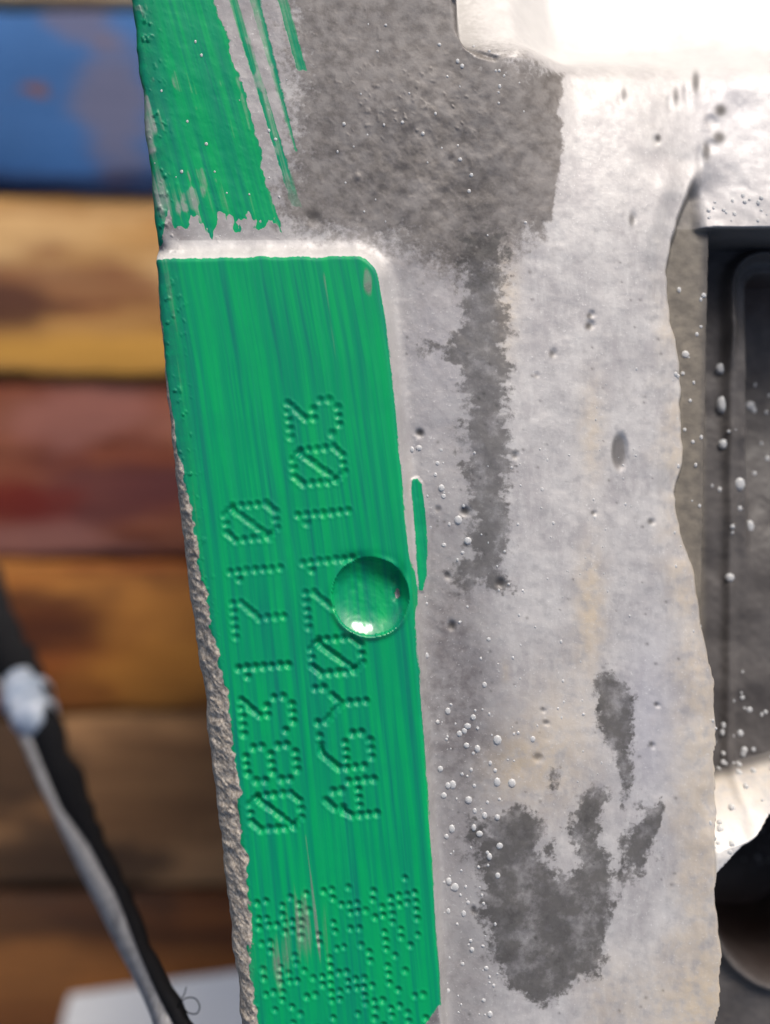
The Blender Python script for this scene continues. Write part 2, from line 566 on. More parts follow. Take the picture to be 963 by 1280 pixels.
    z_low = z_low - 260 * smooth(118, 96, bore) + 14 * np.exp(-((bore - 124) / 8) ** 2)
    low = low + (z_low - low) * below * smooth(-2, 8, px - xe)
    tb = smooth(190, 245, py)
    g_up = smooth(780, 960, px) * (1 - tb) + smooth(872, 892, px) * tb
    z_a = z + (z_ledge - z) * side * smooth(206, 242, py)
    z_a = z_a + (z_up - z_a) * g_up
    z_b = z + (low - z) * side
    z = z_a + (z_b - z_a) * smooth(278, 284, py)
    gate = g_up
    strip = np.where((py > 205) & (py < 284) & (px < 884), over * 1.0 - 3 + 0 * py, -30)

    # --- blow holes and specks
    for (qx, qy, rx, ry, dep) in PITS:
        y0 = np.searchsorted(y_rows, qy - 90); y1 = np.searchsorted(y_rows, qy + 90)
        sl = slice(max(y0, 0), y1)
        e = ((px[sl] - qx) / rx) ** 2 + ((py[sl] - qy) / ry) ** 2
        z[sl] -= dep * .5 * np.exp(-e ** (3 if ry > 20 else 1.5))

    # ------------------------------------------------------------------ surface fields (paint, stains, dirt, tones, painted light)
    kk = D / (D - z)
    fx = CX + (XX - CX) * kk; fy = CY + (YY - CY) * kk
    A = {}
    # green paint: the pad, a brushed patch on the upper face, the sliver
    u = fx - 0.27 * fy
    ends = 279 + fbm(fx, fx * 0, 11, 5, 4) * 30 + n_fine * 14 + n_mid * 14 + 18 * smooth(24, 4, SS)
    f_main = np.minimum(272 - u + 9 * n_mid + 5 * n_fine, ends - fy)
    line1 = np.minimum(5.5 - np.abs(u - (292 + 0.035 * fy)), 258 - fy)
    line2 = np.minimum(9 - np.abs(u - 319) - fy * .03, 190 - fy) * 0.7
    line3 = np.minimum(6 - np.abs(u - 353 + 0.0 * fy), 88 - fy)
    up_paint = np.maximum.reduce([f_main, line1, line2 - 1.5, line3])
    pad_paint = np.minimum(pad + 1.0, 30)
    pad_paint = np.maximum(pad_paint, np.where(dd < dR + 3, 6, -30))
    paint = np.where(YY < 318, np.clip(up_paint, -30, 30), pad_paint)
    paint = np.where(pad > -1, np.maximum(paint, pad_paint), paint)
    rim = np.where((YY > 690) & (YY < 800) & (pad < 0), pad + 7 - 0.004 * (YY - 735) ** 2, -30)
    paint = np.maximum(paint, rim)
    paint = np.maximum(paint, np.where(sliver > -8, sliver, -30))
    paint = np.minimum(paint, np.where(sand_w > .5, -sand, 30))
    worn = poly_sdf(fx, fy, [(556, 1252), (556, 1300), (520, 1300), (538, 1272), (548, 1258)])
    paint = np.minimum(paint, -worn)
    worn2 = 2.5 * blob(fx, fy, 497, 742, 4, 9)
    paint = np.minimum(paint, np.where(worn2 > 1.2, -2, 30))
    A["paint"] = np.clip(paint, -30, 30)
    # bare patches inside the paint (0..1)
    bare = .40 * blob(fx, fy, 375, 1160, 34, 60) + .34 * blob(fx, fy, 345, 1210, 22, 40) + .75 * blob(fx, fy, 460, 352, 8, 20)
    bare += .35 * smooth(46, 6, SS) * (YY > 318) + .22 * smooth(60, 10, SS) * (YY < 318)
    bare += .55 * np.exp(-((fx - (404 + 0.15 * (fy - 340))) / 3.0) ** 2) * smooth(320, 350, fy) * smooth(520, 420, fy)
    bare += .5 * np.exp(-((fx - (383 + 0.12 * (fy - 1050))) / 2.0) ** 2) * smooth(1030, 1050, fy) * smooth(1220, 1180, fy)
    bare += .35 * blob(fx, fy, 440, 905, 50, 60) * 0 + .25 * smooth(300, 255, fy) * (fy < 320) * smooth(200, 250, fy)
    bare += .5 * smooth(262, 300, u) * (YY < 318) + .25 * (YY < 318) * smooth(.05, .3, n_mid + n_big)
    A["bare"] = np.clip(bare, 0, 1)
    A["sand"] = np.clip(np.where(sand_w > .5, sand, -30), -30, 30)

    # damp dark stains, as signed distance
    gx, gy = fx, fy
    fx = gx + fbm(gx, gy, 26, 2, 4) * 12; fy = gy + fbm(gx, gy, 26, 7, 4) * 12
    up = poly_sdf(fx, fy, [(372, -350), (566, -350), (570, 20), (580, 52), (604, 72), (640, 86), (682, 88), (703, 94), (704, 130),
                           (701, 195), (695, 250), (686, 298), (668, 290), (650, 288), (628, 306), (600, 330), (560, 318), (530, 300),
                           (500, 282), (470, 285), (430, 280), (390, 276), (372, 262), (380, 200), (388, 130), (380, 60)])
    hx = fx + 15 * vnoise(gx / 45, gy / 7.5, 4) + 9 * vnoise(gx / 20, gy / 3.2, 5)
    streak = poly_sdf(hx, fy, [(580, 290), (632, 290), (627, 350), (632, 400), (639, 460), (631, 500), (641, 560), (633, 600), (640, 660), (630, 690),
                               (640, 735), (600, 728), (565, 738), (560, 724), (590, 690), (588, 650), (595, 620), (578, 580), (580, 520), (568, 470), (565, 448),
                               (535, 440), (537, 428), (566, 434), (580, 400), (577, 340)])
    s1 = poly_sdf(fx, fy, [(625, 1020), (655, 1012), (672, 1035), (668, 1065), (690, 1095), (716, 1104), (732, 1062), (716, 1040),
                           (724, 1000), (744, 985), (751, 1000), (744, 1050), (760, 1080), (764, 1120), (754, 1180), (748, 1215),
                           (720, 1222), (700, 1245), (670, 1252), (640, 1235), (620, 1195), (605, 1130), (606, 1080), (585, 1048), (590, 1035), (610, 1040)])
    s2 = poly_sdf(fx, fy, [(750, 850), (762, 838), (775, 855), (788, 868), (790, 900), (786, 940), (785, 985), (780, 1003), (777, 985),
                           (768, 940), (756, 925), (750, 890)])
    s3 = poly_sdf(fx, fy, [(778, 992), (800, 985), (820, 1000), (830, 1025), (826, 1050), (810, 1085), (790, 1122), (770, 1152),
                           (762, 1168), (758, 1100), (772, 1040), (782, 1018)])
    s3 = s3 - 5 - 20 * (0.5 + vnoise((fx + .45 * fy) / 9, (fy - .45 * fx) / 22, 3)) + 9 * smooth(795, 826, fx)
    s4 = np.maximum(11 - np.hypot((fx - 695) * 1.5, fy - 973), 8 - np.hypot(fx - 693, (fy - 1064) * .8))
    wet = np.maximum.reduce([streak, s1 + 4, s2 + 3, s3 + 3, s4])
    wsoft = 1.9 + 2.2 * smooth(640, 590, gx) * (gy > 900) + 1.2 * (gy < 760)
    fx, fy = gx, gy
    A["wet"] = np.clip(wet / wsoft, -30, 30)
    dsoft = 9 - 7.8 * smooth(655, 690, fx)
    up = np.where(fx > 655, up, np.maximum(up, -60))
    A["damp"] = np.clip(up / dsoft + 2.2 * smooth(690, 640, fx), -30, 30)
    A["wetk"] = np.where(streak > -25, 0.85, 1.0)
    dark_tone = .8 * blob(fx, fy, 392, 268, 14, 12) + .9 * smooth(-1, 3, crev) + .85 * np.minimum(rough, 1) * np.clip(fbm(fx, fy, 40, 9, 5) * 1.6 + .45, 0, 1)  # darker tone set region by region over casting and pad
    dark_tone += .75 * blob(fx, fy, 565, 850, 50, 120) + .35 * blob(fx, fy, 610, 950, 70, 140) + .35 * blob(fx, fy, 580, 1230, 50, 80)
    dark_tone += .5 * blob(fx, fy, 600, 250, 24, 40) + .8 * smooth(60, 0, SS) * smooth(250, 285, fy) * (fy < 312) + .20 * blob(fx, fy, 545, 320, 50, 40) + .50 * smooth(650, 540, fx + 30 * n_mid) * smooth(290, 330, fy) + .55 * smooth(400, 350, fx) * (fy < 300) + .8 * (pad > 0)
    dark_tone += .6 * blob(fx, fy, 640, 1195, 26, 8) + .6 * blob(fx, fy, 712, 1172, 14, 20)
    A["dark_tone"] = np.clip(dark_tone, 0, 1)
    warm = .8 * blob(fx, fy, 738, 760, 18, 70) + .7 * blob(fx, fy, 640, 955, 45, 45) + .50 * smooth(812, 872, fx + 30 * n_mid + 20 * n_big) * smooth(240, 420, fy)
    warm += .5 * blob(fx, fy, 632, 370, 16, 80) + .45 * blob(fx, fy, 700, 930, 50, 90) + .5 * blob(fx, fy, 740, 540, 16, 60) + .5 * blob(fx, fy, 632, 838, 5, 14)
    warm += .35 * smooth(1150, 1260, fy) * smooth(700, 760, fx) + .5 * blob(fx, fy, 512, 620, 5, 45)
    A["warm"] = np.clip(warm, 0, 1)
    A["cool"] = np.clip(.8 * blob(fx, fy, 812, 900, 34, 110) + .5 * blob(fx, fy, 540, 470, 40, 120) + .4 * blob(fx, fy, 920, 120, 60, 110), 0, 1)
    painted_light = .55 * left_gate * smooth(0, 60, depth_in) + .10 * np.where(py < 281, gate, 0) + .9 * rib_t * (1 - below) * side  # light on run-off, slope, rib and pad fillet painted in as paler metal
    painted_light += .8 * np.where((pad < 2) & (pad > -60), np.exp(np.minimum(pad, 0) / 13.0), 0) * (1 - .5 * smooth(330, 420, fy)) * smooth(270, 300, fy)
    A["gloss"] = np.exp(-((dd - dR + 6) / 8.0) ** 2) * smooth(-.1, .7, (YY - ddy) / dR)
    A["edge_dark"] = .75 * smooth(44, 4, SS)  # paint darker and bluer towards the left edge
    A["painted_light"] = np.clip(painted_light, 0, 1)
    pitm = np.zeros_like(z)
    for (qx, qy, rx, ry, dep) in PITS:
        y0 = max(np.searchsorted(y_rows, qy - 90), 0); y1 = np.searchsorted(y_rows, qy + 90)
        sl = slice(y0, y1)
        e = ((fx[sl] - qx) / rx) ** 2 + ((fy[sl] - qy) / ry) ** 2
        pitm[sl] = np.maximum(pitm[sl], np.exp(-e ** (4 if ry > 20 else 1.6)) * (.75 if ry > 20 else min(.95, .3 + dep / 7)))
    for _ in range(150):
        qx = RNG.uniform(500, 850); qy = RNG.uniform(310, 1270); rr = RNG.uniform(1.0, 2.2)
        y0 = max(np.searchsorted(y_rows, qy - 60), 0); y1 = np.searchsorted(y_rows, qy + 60)
        sl = slice(y0, y1)
        pitm[sl] = np.maximum(pitm[sl], .6 * np.exp(-((fx[sl] - qx) ** 2 + (fy[sl] - qy) ** 2) / rr ** 2) * (pad[sl] < -20))
    A["pit"] = np.clip(pitm, 0, 1)
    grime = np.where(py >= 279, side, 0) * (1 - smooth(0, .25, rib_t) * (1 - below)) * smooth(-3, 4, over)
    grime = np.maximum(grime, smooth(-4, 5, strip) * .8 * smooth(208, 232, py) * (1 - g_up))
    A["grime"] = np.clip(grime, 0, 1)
    A["oil"] = np.clip(smooth(872, 886, fx) * grime, 0, 1)
    A["rust"] = np.clip(smooth(130, 90, bore) * smooth(1085, 1160, fy) * below + .5 * smooth(0, 10, in2) * smooth(430, 360, fy) * side, 0, 1)
    # brush direction coordinate
    tilt = np.where(YY < 318, 0.27, 0.115 + 0.10 * smooth(560, 330, YY))
    bu = np.where(YY < 318, u, XX - interp(YY, [(318, 0), (450, 24), (700, 58), (1300, 118)]))
    A["brush"] = np.stack([bu / 10.0, YY / 330.0 + np.where(YY < 318, 7, 0), np.zeros_like(z)], -1)

    part = np.zeros(z.shape, int)                    # 0 casting
    part[(pad > 0)] = 1
    part[(pad > 0) & (sand > 0) & (sand_w > .5)] = 2  # rough flank
    part[dd + wob < dR + 1] = 3                       # dimple
    part[(over > 4) & (py >= 279) & (px > xe)] = 4     # pocket
    part[(below > .5) & (px > xe + 2) & (py > 1030)] = 5
    part[(sliver > 0) & (pad < 0)] = 6
    part[(py < 281) & (gate > .55)] = 7
    return XX, YY, z, A, part


def engine_material():
    g = G("engine_casting")
    p = g.pos()
    big = g.noise(p, 130, 5, 0.6); mid = g.noise(p, 620, 5, 0.6); fin = g.noise(p, 2600, 4, 0.6)
    drag = g.noise(g.mapping(p, (1, .35, 1), rot=(0, 0, 0.1)), 900, 4, 0.6)
    a = {k: g.attr(k) for k in ("paint", "bare", "sand", "wet", "damp", "dark_tone", "warm", "cool", "pit", "grime", "oil", "rust", "wetk", "painted_light", "gloss", "edge_dark")}
    # bare cast metal
    c = g.mix(g.ramp(big, .35, .65), (0.36, 0.345, 0.35, 1), (0.47, 0.455, 0.45, 1))
    c = g.mix(g.ramp(drag, .40, .72, 0, .45), c, (0.55, 0.54, 0.53, 1))
    c = g.mix(g.ramp(mid, .50, .30, 0, .35), c, (0.28, 0.27, 0.27, 1))
    c = g.mix(g.math('MULTIPLY', a["warm"], g.ramp(mid, .3, .62, .25, 1)), c, (0.56, 0.46, 0.33, 1))
    c = g.mix(g.math('MULTIPLY', a["cool"], .6), c, (0.37, 0.37, 0.43, 1))
    c = g.mix(g.math('MULTIPLY', a["dark_tone"], g.ramp(mid, .25, .7, .5, 1)), c, (0.145, 0.132, 0.135, 1))
    c = g.mix(g.ramp(fin, .60, .74, 0, .45), c, (0.70, 0.69, 0.68, 1))  # glitter of the metal painted in as tiny pale flecks
    # damp films with ragged edges
    jit = g.math('MULTIPLY_ADD', mid, 13.0, -6.5)
    jit2 = g.math('MULTIPLY_ADD', fin, 8.0, -4.0)
    j = g.math('ADD', g.math('ADD', jit, jit2), g.math('MULTIPLY_ADD', g.noise(p, 1250, 3, .6), 14.0, -7.0))
    f_damp = g.ramp(g.math('ADD', a["damp"], g.math('MULTIPLY', j, .55)), -2.0, 3.0)
    dampc = g.mix(g.ramp(mid, .32, .66), (0.088, 0.077, 0.072, 1), (0.182, 0.168, 0.161, 1))
    c = g.mix(g.math('MULTIPLY', f_damp, .92), c, dampc)
    c = g.mix(g.math('MULTIPLY', g.math('MULTIPLY', a["dark_tone"], f_damp), g.ramp(fin, .3, .6, .3, .9)), c, (0.09, 0.08, 0.075, 1))
    f_wet = g.math('MULTIPLY', g.ramp(g.math('ADD', a["wet"], j), -2.5, 3.0), g.ramp(mid, .25, .55, .72, 1))
    wetc = g.mix(g.ramp(mid, .34, .66), (0.055, 0.051, 0.047, 1), (0.108, 0.103, 0.096, 1))
    wetc = g.mix(.35, wetc, g.mix(1.0, c, (.42, .41, .40, 1), 'MULTIPLY'))
    patchy = g.noise(p, 300, 6, .65)
    wetc = g.mix(g.ramp(patchy, .46, .72, 0, .58), wetc, c)
    wetc = g.mix(g.ramp(patchy, .42, .30, 0, .55), wetc, (0.055, 0.052, 0.049, 1))
    c = g.mix(g.math('MULTIPLY', f_wet, a["wetk"]), c, wetc)
    # grime on ledge and pockets
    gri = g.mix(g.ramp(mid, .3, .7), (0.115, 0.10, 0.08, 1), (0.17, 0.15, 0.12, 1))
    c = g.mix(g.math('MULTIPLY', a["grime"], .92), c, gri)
    oil = g.mix(g.ramp(big, .3, .7), (0.062, 0.057, 0.056, 1), (0.105, 0.097, 0.094, 1))
    c = g.mix(a["oil"], c, oil)
    c = g.mix(g.math('MULTIPLY', a["rust"], .8), c, (0.06, 0.024, 0.012, 1))
    c = g.mix(g.math('MULTIPLY', a["painted_light"], .8), c, (0.66, 0.655, 0.65, 1))  # painted light lifts the metal towards pale grey
    # sandy cast flank
    sand = g.mix(g.ramp(fin, .35, .65), (0.24, 0.205, 0.17, 1), (0.46, 0.41, 0.35, 1))
    sand = g.mix(g.ramp(mid, .48, .72, 0, .6), sand, (0.13, 0.11, 0.09, 1))
    f_sand = g.ramp(g.math('ADD', a["sand"], g.math('MULTIPLY', j, .35)), -2, 2)
    c = g.mix(f_sand, c, sand)
    c = g.mix(a["pit"], c, (0.055, 0.05, 0.048, 1))
    # brushed green paint
    br = g.attr("brush", "Vector")
    st1 = g.noise(br, 1.0, 4, 0.5); st2 = g.noise(g.mapping(br, (2.2, .8, 1)), 1.0, 3, 0.5)
    gr = g.mix(g.ramp(st1, .34, .66), (0.001, 0.20, 0.112, 1), (0.001, 0.300, 0.098, 1))
    gr = g.mix(g.ramp(st2, .50, .76, 0, .30), gr, (0.001, 0.34, 0.125, 1))
    gr = g.mix(g.ramp(st1, .42, .28, 0, .65), gr, (0.004, 0.135, 0.115, 1))
    gr = g.mix(g.math('MULTIPLY', g.ramp(big, .45, .65), .35), gr, (0.001, 0.22, 0.105, 1))
    edge = g.math('ADD', a["paint"], g.math('MULTIPLY', j, .22))
    edge = g.math('ADD', edge, g.math('MULTIPLY_ADD', st2, 5.0, -2.5))
    f_p = g.ramp(edge, -.8, .8)
    thin = g.ramp(g.math('ADD', a["bare"], g.math('MULTIPLY_ADD', st1, 1.5, -1.0)), .10, .42)
    thin = g.math('MULTIPLY', thin, g.ramp(mid, .3, .6, .45, .95))
    f_p = g.math('MULTIPLY', f_p, g.math('MULTIPLY_ADD', thin, -.8, 1.0))
    gr = g.mix(g.math('MULTIPLY', a["edge_dark"], g.ramp(mid, .3, .6, .4, 1)), gr, (0.006, 0.115, 0.088, 1))
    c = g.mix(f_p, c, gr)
    g.set("Base Color", c)
    rough = g.mixf(f_wet, g.ramp(mid, .3, .7, .50, .64), .36)
    rough = g.mixf(a["oil"], rough, .46)
    rough = g.mixf(f_sand, rough, .85)
    rough = g.mixf(f_p, rough, g.mixf(a["gloss"], g.ramp(st2, .3, .7, .38, .48), .22))
    g.set("Roughness", rough)
    g.set("Specular IOR Level", g.mixf(a["oil"], g.mixf(f_p, .5, g.mixf(a["gloss"], .17, .6)), .2))
    g.set("Coat Weight", g.math('MULTIPLY', f_p, a["gloss"], clamp=True)); g.set("Coat Roughness", .24); g.set("Coat IOR", 1.7)
    g.set("Metallic", g.math('MULTIPLY', g.math('SUBTRACT', 1.0, f_p), g.mixf(g.math('MAXIMUM', f_sand, a['oil']), .25, 0.0)))
    hb = g.math('ADD', g.math('MULTIPLY', mid, .7), g.math('MULTIPLY', fin, .5))
    hb = g.mixf(f_p, hb, g.math('MULTIPLY_ADD', st2, .30, g.math('MULTIPLY', st1, .35)))
    n1 = g.bump(hb, .42, 0.00010)
    g.set("Normal", n1)
    return g.m


def build_part(name, XX, YY, Z, N, A, mask_faces, quads, mat, parent):
    q = quads[mask_faces]
    used, inv = np.unique(q.ravel(), return_inverse=True)
    q2 = inv.reshape(-1, 4)
    co = np.empty((len(used), 3), np.float32)
    co[:, 0] = (XX.ravel()[used] - CX) * S
    co[:, 1] = (CY - YY.ravel()[used]) * S
    co[:, 2] = ZP + Z.ravel()[used] * S
    me = bpy.data.meshes.new(name)
    me.vertices.add(len(used)); me.vertices.foreach_set("co", co.ravel())
    nf = len(q2)
    me.loops.add(nf * 4); me.loops.foreach_set("vertex_index", q2.astype(np.int32).ravel())
    me.polygons.add(nf)
    me.polygons.foreach_set("loop_start", np.arange(0, nf * 4, 4, dtype=np.int32))
    me.update(calc_edges=True)
    me.polygons.foreach_set("use_smooth", np.ones(nf, bool))
    for k, v in A.items():
        if v.ndim == 3:
            at = me.attributes.new(k, 'FLOAT_VECTOR', 'POINT')
            at.data.foreach_set("vector", v.reshape(-1, 3)[used].astype(np.float32).ravel())
        else:
            at = me.attributes.new(k, 'FLOAT', 'POINT')
            at.data.foreach_set("value", v.ravel()[used].astype(np.float32))
    me.validate()
    me.normals_split_custom_set_from_vertices(N.reshape(-1, 3)[used].tolist())
    return link_mesh(name, me, mat, parent)


SURF = {}


def make_engine():
    XX, YY, Z, A, part = block_surface()
    SURF.update(X=XX, Y=YY, Z=Z)
    R, C = Z.shape
    P3 = np.stack([XX, -YY, Z], -1)
    du = np.gradient(P3, axis=1); dv = np.gradient(P3, axis=0)
    N = np.cross(dv, du); N /= np.linalg.norm(N, axis=-1, keepdims=True) + 1e-12
    if N[R // 2, C // 2, 2] < 0: N = -N
    idx = np.arange(R * C).reshape(R, C)
    # rows run down the picture: wind so that faces look up
    quads = np.stack([idx[:-1, :-1], idx[1:, :-1], idx[1:, 1:], idx[:-1, 1:]], -1).reshape(-1, 4)
    fp = part[:-1, :-1].ravel()
    mat = engine_material()
    root = empty("engine_block", (0, 0, PALLET_TOP))
    tag(root, "grey cast metal engine block with a green painted stamped pad", "engine block")
    names = {0: ("casting", "grey cast face with dark damp stains"),
             1: ("stamped_pad", "green painted machined pad with dot-peened characters"),
             2: ("rough_flank", "sandy unpainted cast edge"),
             3: ("drilled_dimple", "round green dimple at the pad's edge"),
             4: ("pocket", "dark recessed pocket with a brown ledge"),
             5: ("bore", "dark rusty round bore"),
             6: ("paint_sliver", "thin green painted sliver beside the pad"),
             7: ("upper_slope", "bright pale slope above the pocket")}
    objs = {}
    for k, (nm, lab) in names.items():
        m = fp == k
        if not m.any(): continue
        par = root
        if k in (2, 3) and 1 in objs: par = objs[1]
        o = build_part(nm, XX, YY, Z, N, A, m, quads, mat, par)
        o["label"] = lab
        objs[k] = o
    # outer walls of the block, down to the pallet
    loop = [(0, j) for j in range(C)] + [(i, C - 1) for i in range(1, R)] + \
           [(R - 1, j) for j in range(C - 2, -1, -1)] + [(i, 0) for i in range(R - 2, 0, -1)]
    loop = loop[::3]
    verts = []; faces = []
    n = len(loop)
    for (i, j) in loop:
        x, y, zz = (XX[i, j] - CX) * S, (CY - YY[i, j]) * S, ZP + Z[i, j] * S
        verts += [(x, y, zz), (x, y, (zz * .6 + PALLET_TOP * .4)), (x, y, PALLET_TOP + .0045)]
    for a in range(n):
        b = (a + 1) % n
        for h in range(2):
            faces.append((a * 3 + h, a * 3 + h + 1, b * 3 + h + 1, b * 3 + h)[::-1])
    faces.append(tuple(a * 3 + 2 for a in range(n)))
    g = G("rough_casting_side")
    p = g.pos()
    g.set("Base Color", g.mix(g.noise(p, 300, 5), (0.10, 0.09, 0.08, 1), (0.24, 0.22, 0.20, 1)))
    g.set("Roughness", .75); g.set("Normal", g.bump(g.noise(p, 900, 4), .5, .0003))
    pydata("side_wall", verts, faces, g.m, root)
    return root


# ------------------------------------------------------------------ water droplets on the block
def surf_z(x, y):
    Y = SURF["Y"][:, 0]
    i = int(np.clip(np.searchsorted(Y, y), 1, len(Y) - 1))
    row = SURF["X"][i]
    j = int(np.clip(np.searchsorted(row, x), 1, len(row) - 1))
    return SURF["Z"][i, j]


def make_droplets():
    rs = random.Random(21)
    drops = []
    def scatter(n, x0, x1, y0, y1, r0, r1, pw=1.6):
        for _ in range(n):
            drops.append((rs.uniform(x0, x1), rs.uniform(y0, y1), r0 + (r1 - r0) * rs.random() ** pw))
    scatter(54, 545, 625, 880, 1120, 1.4, 5.0)
    scatter(36, 555, 625, 1080, 1275, 1.2, 3.6)
    scatter(26, 530, 620, 560, 880, 1.2, 3.6)
    scatter(60, 620, 760, 560, 980, 1.0, 2.6)
    scatter(40, 740, 800, 430, 820, 0.8, 2.2)
    scatter(20, 890, 975, 420, 970, 2.0, 5.0)
    scatter(30, 840, 880, 330, 800, 1.4, 4.0)
    scatter(26, 890, 970, 860, 1000, 2.0, 5.0)
    scatter(26, 880, 970, 1010, 1080, 2.0, 4.5)
    scatter(40, 420, 660, 20, 300, 1.2, 3.0)
    scatter(18, 190, 370, 20, 300, 1.0, 2.6)
    scatter(20, 880, 960, 240, 276, 1.6, 4.0)
    drops += [(566, 981, 6), (586, 1000, 5.5), (565, 1036, 5), (560, 982, 4.5), (569, 1109, 5), (597, 936, 4.5), (622, 925, 6),
              (640, 979, 6), (666, 924, 4.5), (905, 505, 11), (938, 507, 7), (905, 555, 7), (903, 460, 8), (938, 658, 8),
              (925, 605, 8), (913, 722, 7), (857, 443, 6), (552, 610, 5), (573, 650, 5), (585, 676, 5), (524, 560, 4.5), (515, 562, 4)]
    verts = []; faces = []
    seg, rings = 8, 3
    for (px, py, r) in drops:
        zz = -25.0
        for _ in range(4):
            k = (D - zz) / D
            x = CX + (px - CX) * k; y = CY + (py - CY) * k
            zz = surf_z(x, y)
        if x < interp(y, LEFT) + 8: continue
        base = len(verts)
        ex = rs.uniform(.8, 1.1); ey = rs.uniform(.9, 1.3); h = r * rs.uniform(.28, .42)
        for a in range(rings):
            t = a / rings * math.pi / 2
            for s in range(seg):
                th = s / seg * 2 * math.pi
                X = x + r * ex * math.cos(t) * math.cos(th); Y = y + r * ey * math.cos(t) * math.sin(th)
                zq = surf_z(X, Y) if a == 0 else zz
                verts.append(((X - CX) * S, (CY - Y) * S, ZP + (min(zq, zz) - .4 if a == 0 else zz + h * math.sin(t)) * S))
        verts.append(((x - CX) * S, (CY - y) * S, ZP + (zz + h) * S))
        for a in range(rings - 1):
            for s in range(seg):
                s2 = (s + 1) % seg
                faces.append((base + a * seg + s, base + (a + 1) * seg + s, base + (a + 1) * seg + s2, base + a * seg + s2))
        for s in range(seg):
            faces.append((base + (rings - 1) * seg + s, base + rings * seg, base + (rings - 1) * seg + (s + 1) % seg))
    g = G("milky_water")
    g.set("Base Color", (0.72, 0.73, 0.74, 1)); g.set("Roughness", .25)
    g.set("Transmission Weight", .45); g.set("IOR", 1.33)
    g.set("Specular IOR Level", .8)
    o = pydata("water_droplets", verts, faces, g.m)
    tag(o, "tiny pale water droplets scattered over the grey casting", "droplets", kind="stuff")


# ------------------------------------------------------------------ strap and sheet
def ribbon(path, wl, wr, thick, z_shift=0.0):
    """path: list of world Vectors, flat band lying across the view; wl / wr half widths in metres"""
    verts = []; faces = []
    n = len(path)
    for i in range(n):
        t = (path[min(i + 1, n - 1)] - path[max(i - 1, 0)]).normalized()
        side = Vector((0, 0, 1)).cross(t).normalized()
        up = t.cross(side).normalized()
        for (o, h) in ((wl[i], -1), (wl[i], 1), ((wl[i] + wr[i]) / 2, 1.25), (wr[i], 1), (wr[i], -1)):
            verts.append(path[i] + side * o + up * (h * thick / 2 + z_shift))
    k = 5
    for i in range(n - 1):
        for j in range(k):
            j2 = (j + 1) % k
            faces.append((i * k + j, i * k + j2, (i + 1) * k + j2, (i + 1) * k + j))
    faces.append(tuple(range(k))[::-1]); faces.append(tuple(range((n - 1) * k, n * k)))
    return verts, faces


def tube(path, rad, seg=6):
    verts = []; faces = []
    n = len(path)
    for i in range(n):
        t = (path[min(i + 1, n - 1)] - path[max(i - 1, 0)]).normalized()
        a = t.cross(Vector((0.3, 0.2, 1))).normalized(); b = t.cross(a)
        for s in range(seg):
            th = 2 * math.pi * s / seg
            verts.append(path[i] + a * (rad[i] * math.cos(th)) + b * (rad[i] * math.sin(th)))
    for i in range(n - 1):
        for s in range(seg):
            s2 = (s + 1) % seg
            faces.append((i * seg + s, i * seg + s2, (i + 1) * seg + s2, (i + 1) * seg + s))
    faces.append(tuple(range(seg))[::-1]); faces.append(tuple(range((n - 1) * seg, n * seg)))
    return verts, faces


def strap_points():
    # photo position, depth below the pad, left and right half widths (drawing units at that depth)
    raw = [(-150, 380, -2960, 32, 32), (-100, 520, -2500, 32, 32), (-45, 680, -1900, 31, 31), (-2, 790, -1500, 30, 30),
           (38, 880, -1250, 30, 30), (76, 975, -1000, 29, 29), (114, 1065, -740, 28, 28), (158, 1160, -480, 28, 28),
           (212, 1278, -200, 28, 28), (258, 1390, -110, 28, 28), (300, 1440, -100, 26, 26)]
    P = np.array(raw, float)
    ts = np.linspace(0, len(P) - 1, 70)
    Q = []
    for t in ts:
        i = int(min(max(math.floor(t), 0), len(P) - 2)); f = t - i
        p0, p1, p2, p3 = P[max(i - 1, 0)], P[i], P[i + 1], P[min(i + 2, len(P) - 1)]
        Q.append(.5 * ((2 * p1) + (-p0 + p2) * f + (2 * p0 - 5 * p1 + 4 * p2 - p3) * f * f + (-p0 + 3 * p1 - 3 * p2 + p3) * f ** 3))
    return Q


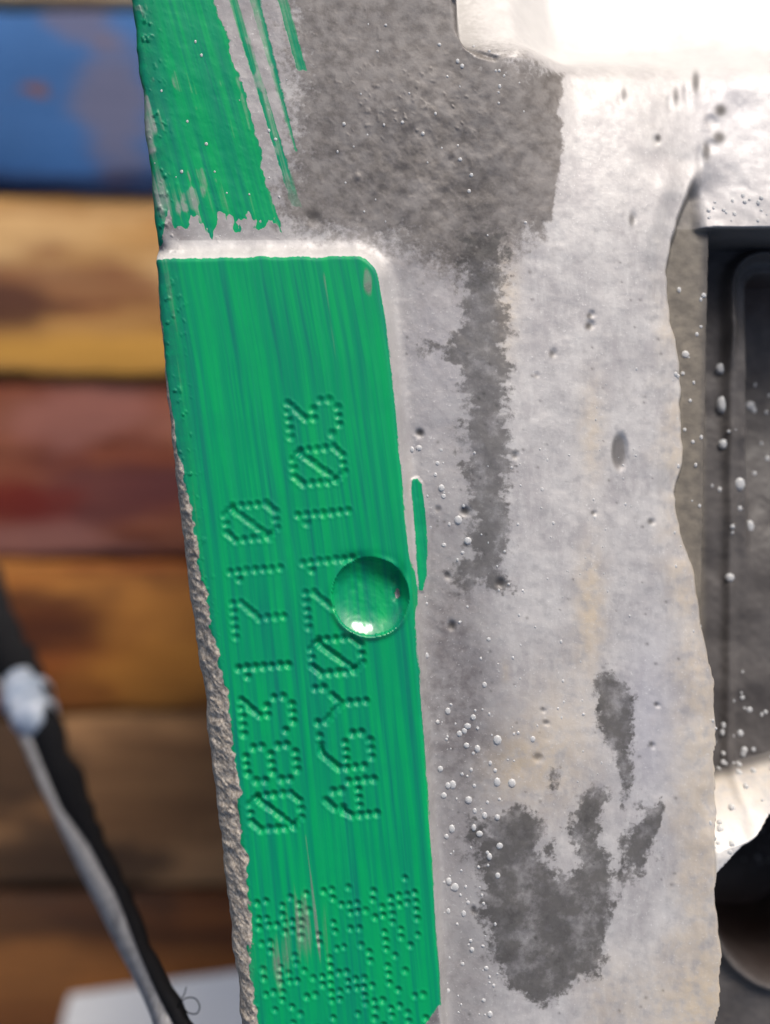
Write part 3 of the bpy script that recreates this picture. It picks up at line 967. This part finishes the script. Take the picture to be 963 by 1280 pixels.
def make_strap():
    Q = strap_points()
    path = [Vector(world_of(q[0], q[1], q[2])) for q in Q]
    K = [(D - q[2]) / D * S for q in Q]
    base = Vector(path[0])
    root = empty("strap", (base.x, base.y, PALLET_TOP))
    tag(root, "grey strap with frayed black edge running down beside the block", "strap")
    g = G("grey_webbing"); p = g.pos()
    weave = g.noise(g.mapping(p, (1, 1, 1)), 900, 4)
    c = g.mix(g.ramp(weave, .35, .65), (0.30, 0.29, 0.29, 1), (0.46, 0.45, 0.45, 1))
    c = g.mix(g.ramp(g.noise(p, 120, 4), .52, .68, 0, .6), c, (0.12, 0.12, 0.13, 1))
    g.set("Base Color", c); g.set("Roughness", .6); g.set("Normal", g.bump(weave, .5, .0002))
    wl = [-q[3] * k for q, k in zip(Q, K)]
    # black border, its side shade painted in; wide where turned, thin further along
    cut = [interp(q[1], [(300, -.9), (830, -.9), (870, 0.0), (905, -.5), (1000, -.45), (1060, .2), (1130, .55), (1300, .38), (1500, .5)]) for q in Q]
    wm = [float(c_) * q[4] * k for c_, q, k in zip(cut, Q, K)]
    v, f = ribbon(path, wl, wm, 0.0009)
    pydata("band", v, f, g.m, root)
    g2 = G("black_edging"); p = g2.pos()
    g2.set("Base Color", g2.mix(g2.noise(p, 600, 3), (0.006, 0.006, 0.007, 1), (0.014, 0.014, 0.016, 1))); g2.set("Roughness", .8); g2.set("Specular IOR Level", .12)
    rs = np.random.RandomState(4)
    wr = [q[4] * k * (1 + .10 * rs.randn()) for q, k in zip(Q, K)]
    v, f = ribbon(path, [a + 1e-5 for a in wm], wr, 0.0016)
    pydata("black_edging", v, f, g2.m, root)
    # pale wrapped clip
    g3 = G("pale_plastic"); p = g3.pos()
    g3.set("Base Color", g3.mix(g3.ramp(g3.noise(p, 160, 3), .4, .6), (0.30, 0.36, 0.46, 1), (0.50, 0.55, 0.64, 1))); g3.set("Roughness", .4)
    idx = [i for i, q in enumerate(Q) if 838 < q[1] < 915]
    sub = []; rad = []
    for t in np.linspace(idx[0], idx[-1], 14):
        i = int(t); fr = t - i
        a = path[i].lerp(path[min(i + 1, len(path) - 1)], fr)
        sub.append(a); s = (t - idx[0]) / (idx[-1] - idx[0])
        rad.append(K[i] * (30 * math.sin(math.pi * min(max(s, .03), .97)) ** .35 + 3 * math.sin(s * 19)))
    v, f = tube(sub, rad, 12)
    pydata("clip", v, f, g3.m, root)
    # loose threads at the frayed edge
    def thread(pts, r):
        P = [Vector(world_of(a, b, c_)) for a, b, c_ in pts]
        out = []
        for i in range(len(P) - 1):
            p0, p1, p2, p3 = P[max(i - 1, 0)], P[i], P[i + 1], P[min(i + 2, len(P) - 1)]
            for t in (0, .25, .5, .75):
                out.append(.5 * ((2 * p1) + (p2 - p0) * t + (2 * p0 - 5 * p1 + 4 * p2 - p3) * t * t + (3 * p1 - p0 - 3 * p2 + p3) * t ** 3))
        out.append(P[-1])
        v, f = tube(out, [r * S] * len(out), 5)
        pydata("loose_thread", v, f, g2.m, root)
    thread([(216, 1272, -205), (222, 1258, -190), (232, 1248, -180), (244, 1248, -176), (250, 1258, -175), (246, 1267, -178), (236, 1266, -182), (230, 1260, -184)], .9)
    thread([(218, 1268, -205), (224, 1252, -195), (230, 1244, -190), (233, 1234, -188)], .8)
    thread([(222, 1282, -205), (232, 1276, -196), (236, 1284, -192)], 2.6)
    thread([(212, 1262, -207), (219, 1256, -200), (224, 1262, -198), (228, 1272, -200)], 2.4)


def make_sheet():
    z = -DROP - 5.0
    pts = [(88, 1243), (150, 1234), (230, 1223), (330, 1210), (420, 1205), (430, 1420), (60, 1420), (72, 1310), (80, 1270)]
    n = len(pts)
    verts = [world_of(a, b, z + 22 + 3 * math.sin(i * 2.1)) for i, (a, b) in enumerate(pts)] + \
            [world_of(a, b, z - 52) for (a, b) in pts]
    faces = [tuple(range(n))[::-1], tuple(range(n, 2 * n))] + [(i, (i + 1) % n, n + (i + 1) % n, n + i) for i in range(n)]
    g = G("off_white_sheet"); p = g.pos()
    g.set("Base Color", g.mix(g.noise(p, 40, 4), (0.86, 0.82, 0.76, 1), (0.90, 0.865, 0.81, 1))); g.set("Roughness", .8)
    g.set("Normal", g.bump(g.noise(p, 60, 3), .3, .002))
    o = pydata("white_sheet", verts, faces, g.m, None, False)
    tag(o, "blank off-white sheet lying on the pallet boards beside the strap", "sheet")


make_ground()
make_pallet()
make_engine()
make_droplets()
make_strap()
make_sheet()
